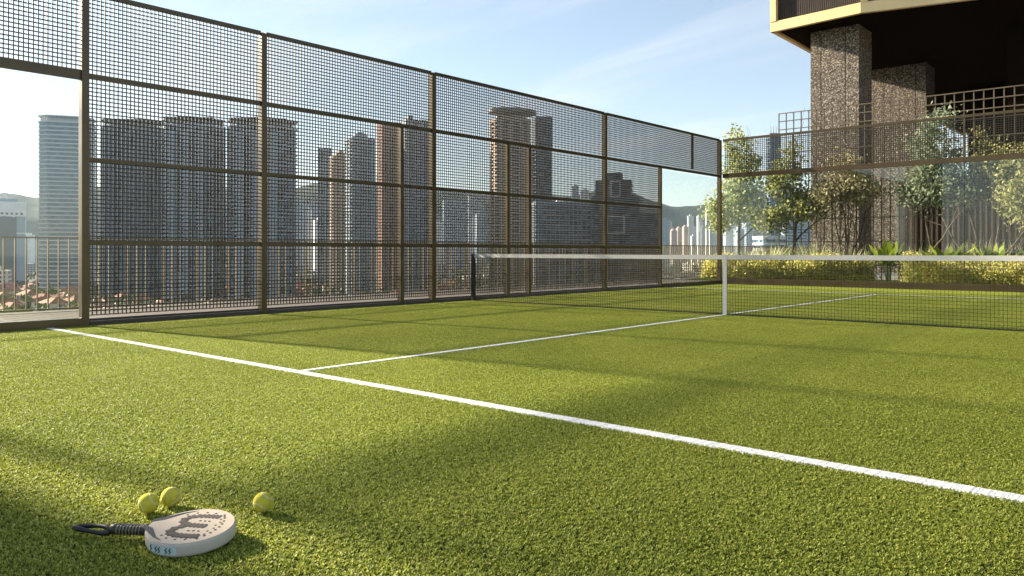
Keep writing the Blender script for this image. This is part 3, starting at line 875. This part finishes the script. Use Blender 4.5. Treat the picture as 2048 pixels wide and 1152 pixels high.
def plan(shape, w, d):
    if shape == 'rect': return [(-w/2, -d/2), (w/2, -d/2), (w/2, d/2), (-w/2, d/2)]
    if shape == 'chamfer':
        c = .22 * min(w, d); return [(-w/2+c, -d/2), (w/2-c, -d/2), (w/2, -d/2+c), (w/2, d/2-c), (w/2-c, d/2), (-w/2+c, d/2), (-w/2, d/2-c), (-w/2, -d/2+c)]
    out = []
    n = 32
    for i in range(n):
        t = 2 * math.pi * i / n - math.pi / 2; e = .62 if shape == 'curved' else .8
        c, s = math.cos(t), math.sin(t)
        k = 1 + (.10 * math.cos(8 * t) if shape == 'lobed' else 0)
        out.append((w / 2 * math.copysign(abs(c) ** e, c) * k, d / 2 * math.copysign(abs(s) ** e, s) * k))
    return out
def perim(poly, n):
    pts = [Vector(p) for p in poly]; L_ = [(pts[(i + 1) % len(pts)] - pts[i]).length for i in range(len(pts))]; T = sum(L_)
    out = []
    for k in range(n):
        s = T * (k + .5) / n; i = 0
        while s > L_[i]: s -= L_[i]; i += 1
        d = (pts[(i + 1) % len(pts)] - pts[i]).normalized(); out.append((pts[i] + d * s, d))
    return out
def tower(name, label, u0, u1, vtop, dist, shape='rect', glass=None, slab=None, fh=3.4, out=.9, sth=.9, fins=0, finm=None, finw=.8, rot=0.0, depth=.75, crown=None, masts=0, zb=None, group=None, cat='tower', bays=0):
    glass = glass or M_dglass; slab = slab or M_slabg; finm = finm or slab
    Wp = (u1 - u0) / FPX * dist; ca, sa = abs(math.cos(rot)), abs(math.sin(rot))
    w = Wp / (ca + depth * sa) * (1 if shape in ('rect', 'chamfer') else 1.0); dpt = w * depth
    uc = (u0 + u1) / 2; x_, y_ = P(uc, dist + dpt / 2); top = ZV(vtop, dist); H = top - GZ
    t = thing(name, label, cat, (x_, y_, GZ), -YAW + rot, group)
    ch_ = 0 if not crown else 6.5
    pl = plan(shape, w - 2 * out, dpt - 2 * out)
    MB().prism(pl, 0, H - ch_).build('facade', glass, t)
    mb = MB(); po = plan(shape, w, dpt); z = 4.0
    while z < H - ch_ - 1:
        mb.prism(po, z, z + sth); z += fh
    mb.prism(plan(shape, w + .3, dpt + .3), H - ch_ - .6, H - ch_ + .9)
    mb.build('floor_banding', slab, t)
    if fins:
        fb_ = MB()
        for p, d in perim(po, fins):
            n_ = Vector((d.y, -d.x)); q = [p - d * finw/2 + n_ * .25, p + d * finw/2 + n_ * .25, p + d * finw/2 - n_ * 1.0, p - d * finw/2 - n_ * 1.0]
            fb_.prism([(v.x, v.y) for v in q], 0, H - ch_ + 1.1)
        fb_.build('pier', finm, t)
    for i in range(bays):
        xc = w * ((i + .5) / bays - .5) * .74 if bays > 1 else w * .1
        yf = -dpt / 2 * (1 - .10 * abs(xc / (w / 2)) ** 2)
        q = MB(); q.box(xc - w * .05, xc + w * .05, yf - .9, yf + 2, 0, H - ch_ - 5)
        z_ = 4.4
        while z_ < H - ch_ - 6:
            q.box(xc - w * .075, xc + w * .03, yf - 2.1, yf - .9, z_, z_ + 1.25); z_ += fh
        q.build('balcony_bay', slab, t)
    if crown == 'screen':
        c = MB(); pc = plan(shape, w * .93, dpt * .93)
        for p, d in perim(pc, 44):
            c.bar((p.x, p.y, H - ch_), (p.x + d.x * 1.2, p.y + d.y * 1.2, H - 1), .45)
        c.prism(plan(shape, w * 1.02, dpt * 1.02), H - 1, H - .2); c.prism(plan(shape, w * .7, dpt * .7), H - ch_ + .9, H - 2)
        c.build('crown', M_steel if slab is not M_slabw else slab, t)
    elif crown == 'step':
        c = MB(); c.box(-w * .3, w * .22, -dpt * .3, dpt * .3, H - ch_ + .9, H - 2.2); c.box(-w * .15, w * .12, -dpt * .2, dpt * .2, H - 2.2, H); c.build('crown', slab, t)
    elif crown == 'spikes':
        c = MB()
        for i in range(9): c.box(-w*.45 + w*.11*i - .7, -w*.45 + w*.11*i + .7, -dpt*.4, dpt*.4, H - ch_ + .9, H - 2.5 + (3.2 if i in (1, 2) else 0))
        c.build('crown', slab, t)
    if masts:
        m_ = MB()
        for i in range(masts):
            xx = (-.25 + .5 * i / max(1, masts - 1)) * w if masts > 1 else 0
            m_.tube([(xx, 0, H - ch_), (xx, 0, H + 9)], [.45, .2], 6)
        m_.build('mast', M_steel, t)
    return t, w, dpt, H

# far left, seen clearly through the glass bay
def wbox(par, *a): MB().box(*a).build('window', M_win, par)
t, w, dpt, H = tower('office_tower', 'white office tower with a dark glass strip and a roof dish on the far left', -52, 55, 404, 900, 'rect', M_slabg, M_pale, 60, .6, 1.0, 12, M_pale, 2.6, .62, .8)
MB().box(-w*.5 - .4, w*.5 + .4, -dpt*.5 - .4, dpt*.5 + .4, H - 16, H + .5).build('parapet', M_pale, t)
for i in range(9): wbox(t, -w*.42 + i*w*.1, -w*.42 + i*w*.1 + 2.6, -dpt*.5 - .6, -dpt*.5 - .3, H - 14, H - 11.8)
for i in range(7): wbox(t, w*.5 + .3, w*.5 + .6, -dpt*.4 + i*dpt*.12, -dpt*.4 + i*dpt*.12 + 2.4, H - 14, H - 11.8)
MB().box(-w*.34, w*.30, -dpt*.5 - .7, -dpt*.5 - .2, 0, H - 17).build('dark_strip', cm('strip_glass', (.07, .09, .10), .3), t)
rp = MB(); rp.box(-w*.2, w*.35, -dpt*.2, dpt*.2, H + .5, H + 5); rp.build('plant_room', M_slabg, t)
dm = MB(); dm.tube([(w*.12, 0, H + 5), (w*.12, 0, H + 9)], [.5, .4], 8); dm.tube([(w*.12, 0, H + 8), (w*.12 - 1.6, -1.6, H + 9.4), (w*.12 - 2.2, -2.2, H + 9.9)], [.3, 2.0, 3.0], 12); dm.build('dish', M_pale, t)
rs = MB()
for i in range(5): rs.box(w*.5 + .5, w*.5 + .8, -dpt*.05 + i*1.9, -dpt*.05 + i*1.9 + 1.2, H - 6.5, H - 4.6)
rs.build('roof_sign', M_slabg, t)
tower('glass_tower', 'pale green glass tower with a chamfered front and louvred crown left of the nearest post', 76, 196, 230, 760, 'chamfer', M_gglass, M_slabw, 4.1, .7, 1.2, 0, None, .8, .35, .85, 'screen')
# dark curved condominiums behind the mesh
tower('dark_tower', 'broad dark glass tower, left one of the three behind the mesh', 205, 332, 237, 640, 'curved', M_dglass, M_slabd, 3.3, .8, .7, 30, M_slabd, .7, .12, .7, 'screen', bays=3)
tower('dark_tower', 'broad dark blue tower with a curved balconied front, middle of three', 328, 448, 232, 600, 'lobed', M_dglass, M_slabg, 3.2, 1.1, .8, 14, M_slabd, 1.0, .08, .8, 'screen', bays=3)
tower('dark_tower', 'broad dark balconied tower behind the second tall post, right one of three', 455, 594, 234, 580, 'lobed', M_dglass, M_slabg, 3.2, 1.1, .8, 16, M_slabd, 1.2, .1, .8, 'screen', bays=3)
tower('narrow_tower', 'narrow grey tower left of the tan stepped tower', 634, 664, 297, 900, 'rect', M_dglass, M_slabg, 3.4, .5, 1.2, 10, M_slabg, 1.0, .3)
tower('stepped_tower', 'tan rendered stepped tower in front of a blue gridded tower', 656, 706, 300, 760, 'rect', M_win, M_tan, 3.4, .6, 1.7, 14, M_tan, 1.5, .45, .9, 'step')
tower('gridded_tower', 'blue glass tower with grey grid and a stepped crown behind the mesh', 688, 752, 262, 700, 'rect', M_bglass, M_slabg, 3.6, .6, 1.3, 20, M_slabg, 1.1, .5, .9, 'step')
tower('brick_tower', 'reddish brown tower just left of the first short post', 752, 805, 246, 720, 'rect', M_win, M_red, 3.3, .6, 1.6, 18, M_red, 1.5, .5, .8, bays=1)
tower('spired_tower', 'dark tower with a ragged spiked crown between the two gate posts', 800, 862, 232, 680, 'rect', M_dglass, M_slabd, 3.4, .5, 1.2, 24, M_slabg, .9, .4, .8, 'spikes', bays=1)
tower('distant_block', 'hazy blue office block alone in the gap beside the tan tower', 884, 934, 402, 1900, 'rect', M_bglass, M_slabg, 4, .5, 1.0, 0, None, 1, .2, .6)
tower('distant_block', 'hazy pale blue office block with a flat roof next to the tan tower', 934, 968, 392, 2100, 'rect', M_bglass, M_slabw, 4, .5, 1.2, 0, None, 1, .2, .6)
t, w, dpt, H = tower('tan_tower', 'tall tan balconied tower with a flat disc and twin masts on its roof', 972, 1068, 238, 620, 'chamfer', M_win, M_tan, 3.3, 1.3, 1.3, 12, M_tan, 2.4, .4, .9, bays=2)
dk = MB()
n = 40
poly = [(w * .68 * math.cos(2*math.pi*i/n) + w*.08, dpt * .5 * math.sin(2*math.pi*i/n)) for i in range(n)]
dk.prism(poly, H + 6.5, H + 9.4); dk.prism([(x_*.9, y_*.9) for x_, y_ in poly], H + 5.8, H + 6.5); dk.build('roof_disc', M_steel, t)
MB().box(-w*.3, w*.34, -dpt*.3, dpt*.3, H + 1, H + 4.2).build('roof_block', M_tan, t)
ms = MB()
for xx in (-w*.18, -w*.12, w*.42, w*.48): ms.tube([(xx, 0, H), (xx, 0, H + 21)], [.5, .25], 6)
for xx in (-w*.36, w*.3): ms.bar((xx, 0, H), (xx, 0, H + 6), 2.5)
ms.build('mast', M_steel, t)
tower('slab_tower', 'tall dark slab tower immediately right of the tan tower', 1064, 1103, 235, 660, 'rect', M_dglass, M_slabd, 3.4, .3, 1.0, 12, M_slabd, 1.0, .3, .7)
tower('grid_block', 'wide mid height block with a pale window grid below the slab tower', 1062, 1188, 406, 520, 'rect', M_bglass, M_slabg, 3.3, .5, 1.1, 40, M_slabg, .7, .12, .5)
t, w, dpt, H = tower('stepped_block', 'dark stepped glass block with two white square frames on its front', 1180, 1282, 396, 470, 'rect', M_dglass, M_slabd, 3.3, .4, .9, 30, M_slabd, .4, -.2, .6)
x2 = MB(); x2.box(-w*.42, w*.36, -dpt*.45, dpt*.45, H, H + 11); x2.box(-w*.25, w*.15, -dpt*.3, dpt*.3, H + 11, H + 15.5); x2.build('upper_block', M_dglass, t)
sb = MB()
for z in (1.5, 4.5, 7.5): sb.box(-w*.43, w*.37, -dpt*.46, dpt*.46, H + z, H + z + .8)
sb.build('upper_banding', M_slabd, t)
def wframe(xc, zc, fw, fh_):
    m_ = MB(); y = -dpt*.5 - .7
    m_.box(xc-fw/2, xc+fw/2, y, y+.9, zc+fh_/2, zc+fh_/2+1); m_.box(xc-fw/2, xc+fw/2, y, y+.9, zc-fh_/2-1, zc-fh_/2)
    m_.box(xc-fw/2-1, xc-fw/2, y, y+.9, zc-fh_/2-1, zc+fh_/2+1); m_.box(xc+fw/2, xc+fw/2+1, y, y+.9, zc-fh_/2-1, zc+fh_/2+1); return m_
wframe(w*.02, H + 5.5, 4.5, 8).build('white_frame', M_slabw, t)
wframe(w*.03, H - 16.0, 9, 9).build('white_frame', M_slabw, t)
tower('glass_block', 'mid height dark block between the stepped block and the short end post', 1268, 1322, 428, 560, 'rect', M_dglass, M_slabd, 3.3, .4, 1.0, 12, M_slabd, .8, .2, .6)
tower('mesh_top_tower', 'dark glass tower with thin roof masts showing through the far mesh band', 1532, 1562, 268, 800, 'chamfer', M_bglass, M_slabd, 3.6, .5, 1.0, 10, M_slabg, .7, .3, .8, None, 3)
tower('low_block', 'wide low white block behind the single stemmed tree', 1508, 1572, 474, 700, 'rect', M_bglass, M_slabw, 5, .6, 2.2, 0, None, 1, .25, .7)
tower('slab_tower', 'blue slab tower rising behind the pale tree trunk', 1485, 1512, 447, 1500, 'rect', M_bglass, M_slabg, 3.6, .4, 1.0, 8, M_slabw, 1.2, .3, .7)
tower('office_block', 'blue banded office block left of the tan shrubby tree', 1546, 1618, 452, 1100, 'rect', M_bglass, M_slabg, 4.2, .6, 1.7, 0, None, 1, .3, .7)

# pale high-rises on the far skyline
proto = None
rs_ = np.random.default_rng(17)
def skyline(u, vtop, dist, wd, m, lab, grp):
    w = wd; H = ZV(vtop, dist) - GZ; x_, y_ = P(u, dist)
    mb = MB(); mb.box(-w/2, w/2, -w*.3, w*.3, 0, H)
    mb.box(-w*.2, w*.2, -w*.2, w*.2, H, H + 4)
    for i in range(5): mb.box(-w*.46 + i*w*.2, -w*.46 + i*w*.2 + w*.10, -w*.36, -w*.305, 2, H - 2)
    for z in np.arange(6, H - 3, 7.0): mb.box(-w*.505, w*.505, -w*.33, w*.305, z, z + 1.2)
    o = mb.build('skyline_tower', m, None, (x_, y_, GZ)); o.rotation_euler = (0, 0, -YAW + rs_.uniform(-.4, .6))
    tag(o, lab, 'tower', grp)
for i in range(17):
    u = 1336 + i * 6.2 + rs_.uniform(-5, 5)
    v = 455 + rs_.uniform(-18, 22) if u < 1372 else 450 + rs_.choice([-34, -18, -6, 4, 14, 22])
    pk = u < 1372
    skyline(u, v, rs_.uniform(2000, 2900), rs_.uniform(12, 19), M_pink if pk else M_slabw,
            'pinkish far high rise seen through the glass corner bay' if pk else 'pale far high rise clustered behind the corner tree', 'pink far high rises' if pk else 'pale far high rises by the corner tree')
for u, v, k in ((58, 470, 1), (66, 486, 0), (598, 405, 0), (612, 418, 1), (626, 408, 0), (640, 440, 1), (870, 432, 0), (876, 446, 1), (950, 436, 1), (962, 428, 0), (1118, 398, 1), (1150, 372, 0), (1170, 380, 1), (1328, 440, 0), (1456, 444, 0), (1464, 455, 1), (1470, 448, 1), (1478, 458, 0)):
    skyline(u, v, rs_.uniform(1300, 2400), rs_.uniform(16, 26), M_pale if k else M_slabg,
            'slim pale high rise scattered on the far skyline' if k else 'slim grey high rise scattered on the far skyline', 'pale skyline high rises' if k else 'grey skyline high rises')

# low city: red roofed houses, flat-roofed blocks and tree canopy
M_rr = cm('terracotta_roof', (0.34, 0.13, 0.075), .85, var=.25, vscale=.4)
M_gr = cm('grey_roof', (0.17, 0.165, 0.16), .8, var=.2, vscale=.4)
M_hw = cm('house_wall', (0.60, 0.55, 0.47), .85, var=.08, vscale=.3)
M_fw = cm('block_wall', (0.45, 0.43, 0.41), .85, var=.1, vscale=.1)
def house(roof, label, grp, storeys=2):
    t = thing('house', label, 'house', (0, 0, GZ), 0, grp)
    w, d, h = 12, 9, 3.1 * storeys
    MB().box(-w/2, w/2, -d/2, d/2, 0, h).build('wall', M_hw, t)
    r = MB(); e = .8; r.v += [(-w/2-e, -d/2-e, h), (w/2+e, -d/2-e, h), (w/2+e, d/2+e, h), (-w/2-e, d/2+e, h), (-w/2+d*.4, 0, h+3.2), (w/2-d*.4, 0, h+3.2)]
    r.f += [(0, 1, 5, 4), (1, 2, 5), (2, 3, 4, 5), (3, 0, 4), (3, 2, 1, 0)]; r.build('roof', roof, t)
    for s in range(storeys):
        z0, z1 = 1.0 + 3.1*s, 2.4 + 3.1*s
        for k in range(3):
            xx = -w/2 + 1.6 + k * 3.7
            wbox(t, xx, xx + 1.7, -d/2 - .08, -d/2 + .1, z0, z1); wbox(t, xx, xx + 1.7, d/2 - .1, d/2 + .08, z0, z1)
        wbox(t, w/2 - .1, w/2 + .08, -1, 1.2, z0, z1); wbox(t, -w/2 - .08, -w/2 + .1, -1, 1.2, z0, z1)
    return t
rh = np.random.default_rng(23)
def occupied(x_, y_, rad):
    for o in placed:
        if (o[0]-x_)**2 + (o[1]-y_)**2 < (rad + o[2])**2: return True
    return False
placed = [(o.location.x, o.location.y, 30) for o in COL.objects if o.type == 'EMPTY' and o.location.z == GZ]
H1 = house(M_rr, 'red roofed house in the low town below the terrace', 'red roofed houses in the low town')
H2 = house(M_gr, 'grey roofed house in the low town below the terrace', 'grey roofed houses in the low town', 1)
used = {0: 0, 1: 0}
cnt = 0; tries = 0
while cnt < 190 and tries < 5000:
    tries += 1
    d = 490 + 430 * rh.uniform(0, 1) ** 1.4; u = rh.uniform(-30, 1330) if cnt > 34 else rh.uniform(-10, 165)
    x_, y_ = P(u, d)
    if occupied(x_, y_, 8.5): continue
    placed.append((x_, y_, 8.5)); k = int(rh.uniform() < .42); rz = rh.choice([.2, .2 + math.pi/2, 1.0]) + rh.normal() * .08
    src = (H1, H2)[k]
    s_ = rh.uniform(.9, 1.3) * (1.25 if cnt < 35 else 1)
    if not used[k]: src.location = (x_, y_, GZ); src.rotation_euler = (0, 0, rz); used[k] = 1
    else: dup(src, (x_, y_, GZ), rz, sc=(s_, s_, rh.uniform(.85, 1.3)), only=None if cnt < 35 else ('wall', 'roof'))
    cnt += 1
def block(m, label, grp):
    mb = MB(); mb.box(-11, 11, -8, 8, 0, 18); mb.box(-4, 3, -3, 3, 18, 21)
    nf = len(mb.f)
    for z in range(5):
        for k in range(6):
            mb.box(-9.6 + k*3.3, -7.6 + k*3.3, -8.15, -7.9, 1.6 + z*3.4, 3.4 + z*3.4)
        for k in range(4): mb.box(10.9, 11.15, -6.4 + k*3.6, -4.4 + k*3.6, 1.6 + z*3.4, 3.4 + z*3.4); mb.box(-11.15, -10.9, -6.4 + k*3.6, -4.4 + k*3.6, 1.6 + z*3.4, 3.4 + z*3.4)
    o = tag(mb.build('apartment_block', m), label, 'building', grp)
    o.data.materials.append(M_win)
    for i, p in enumerate(o.data.polygons): p.material_index = int(i >= nf)
    return o
B1 = block(M_hw, 'cream mid rise apartment block in the dense town', 'cream mid rise blocks')
B2 = block(M_fw, 'grey mid rise apartment block in the dense town', 'grey mid rise blocks')
usedb = [0, 0]; cnt = 0; tries = 0
while cnt < 170 and tries < 5000:
    tries += 1
    d = 720 + 1500 * rh.uniform(0, 1) ** 1.2; u = rh.uniform(-30, 1640)
    if d < 1000 and u < 190 and u > 60: continue
    x_, y_ = P(u, d)
    if occupied(x_, y_, 15): continue
    placed.append((x_, y_, 15)); k = int(rh.uniform() < .5); rz = rh.choice([.3, .3 + math.pi/2, 1.1]); sz = (rh.uniform(.7, 1.4), rh.uniform(.7, 1.3), rh.uniform(.35, 1.35))
    src = (B1, B2)[k]
    if not usedb[k]: src.location = (x_, y_, GZ); src.rotation_euler = (0, 0, rz); usedb[k] = 1
    else: dup(src, (x_, y_, GZ), rz, sc=sz)
    cnt += 1
# tree canopy of the town: countless crowns, one mass
rc = np.random.default_rng(31)
cs = []
for _ in range(2400):
    d = 425 + 1900 * rc.uniform() ** 1.8; u = rc.uniform(-60, 1680); x_, y_ = P(u, d)
    if any((o[0]-x_)**2 + (o[1]-y_)**2 < (o[2]*.7 + 3)**2 for o in placed): continue
    r = rc.uniform(3, 6.5); k = 46
    dd = rc.normal(size=(k, 3)); dd /= np.linalg.norm(dd, axis=1, keepdims=True)
    cs.append(np.array([x_, y_, GZ + r * 1.15]) + dd * np.array([r, r, r * .85]) * rc.uniform(.6, 1.05, (k, 1)))
C_ = np.concatenate(cs)
L_city = leafmat('town_foliage', (0.03, 0.05, 0.018), (0.06, 0.085, 0.03), (0.11, 0.13, 0.05), .2)
kind(link('town_foliage', np_mesh('town_foliage', leaf_quads(C_, 1.5, rc, aspect=.9), 4), L_city), 'stuff')

# ------------------------------------------------------------------ air between here and the hills
hz = bpy.data.materials.new('haze'); hz.use_nodes = True; nt = hz.node_tree
for n in list(nt.nodes): nt.nodes.remove(n)
out = nt.nodes.new('ShaderNodeOutputMaterial'); pv = nt.nodes.new('ShaderNodeVolumePrincipled')
pv.inputs['Color'].default_value = (0.66, 0.83, 1.0, 1); pv.inputs['Density'].default_value = 0.00005; pv.inputs['Anisotropy'].default_value = 0.0
nt.links.new(pv.outputs[0], out.inputs['Volume'])
hb = MB().box(-9300, 9300, -9300, 9300, GZ - 1.0, 560).build('haze', hz)
kind(hb, 'stuff')
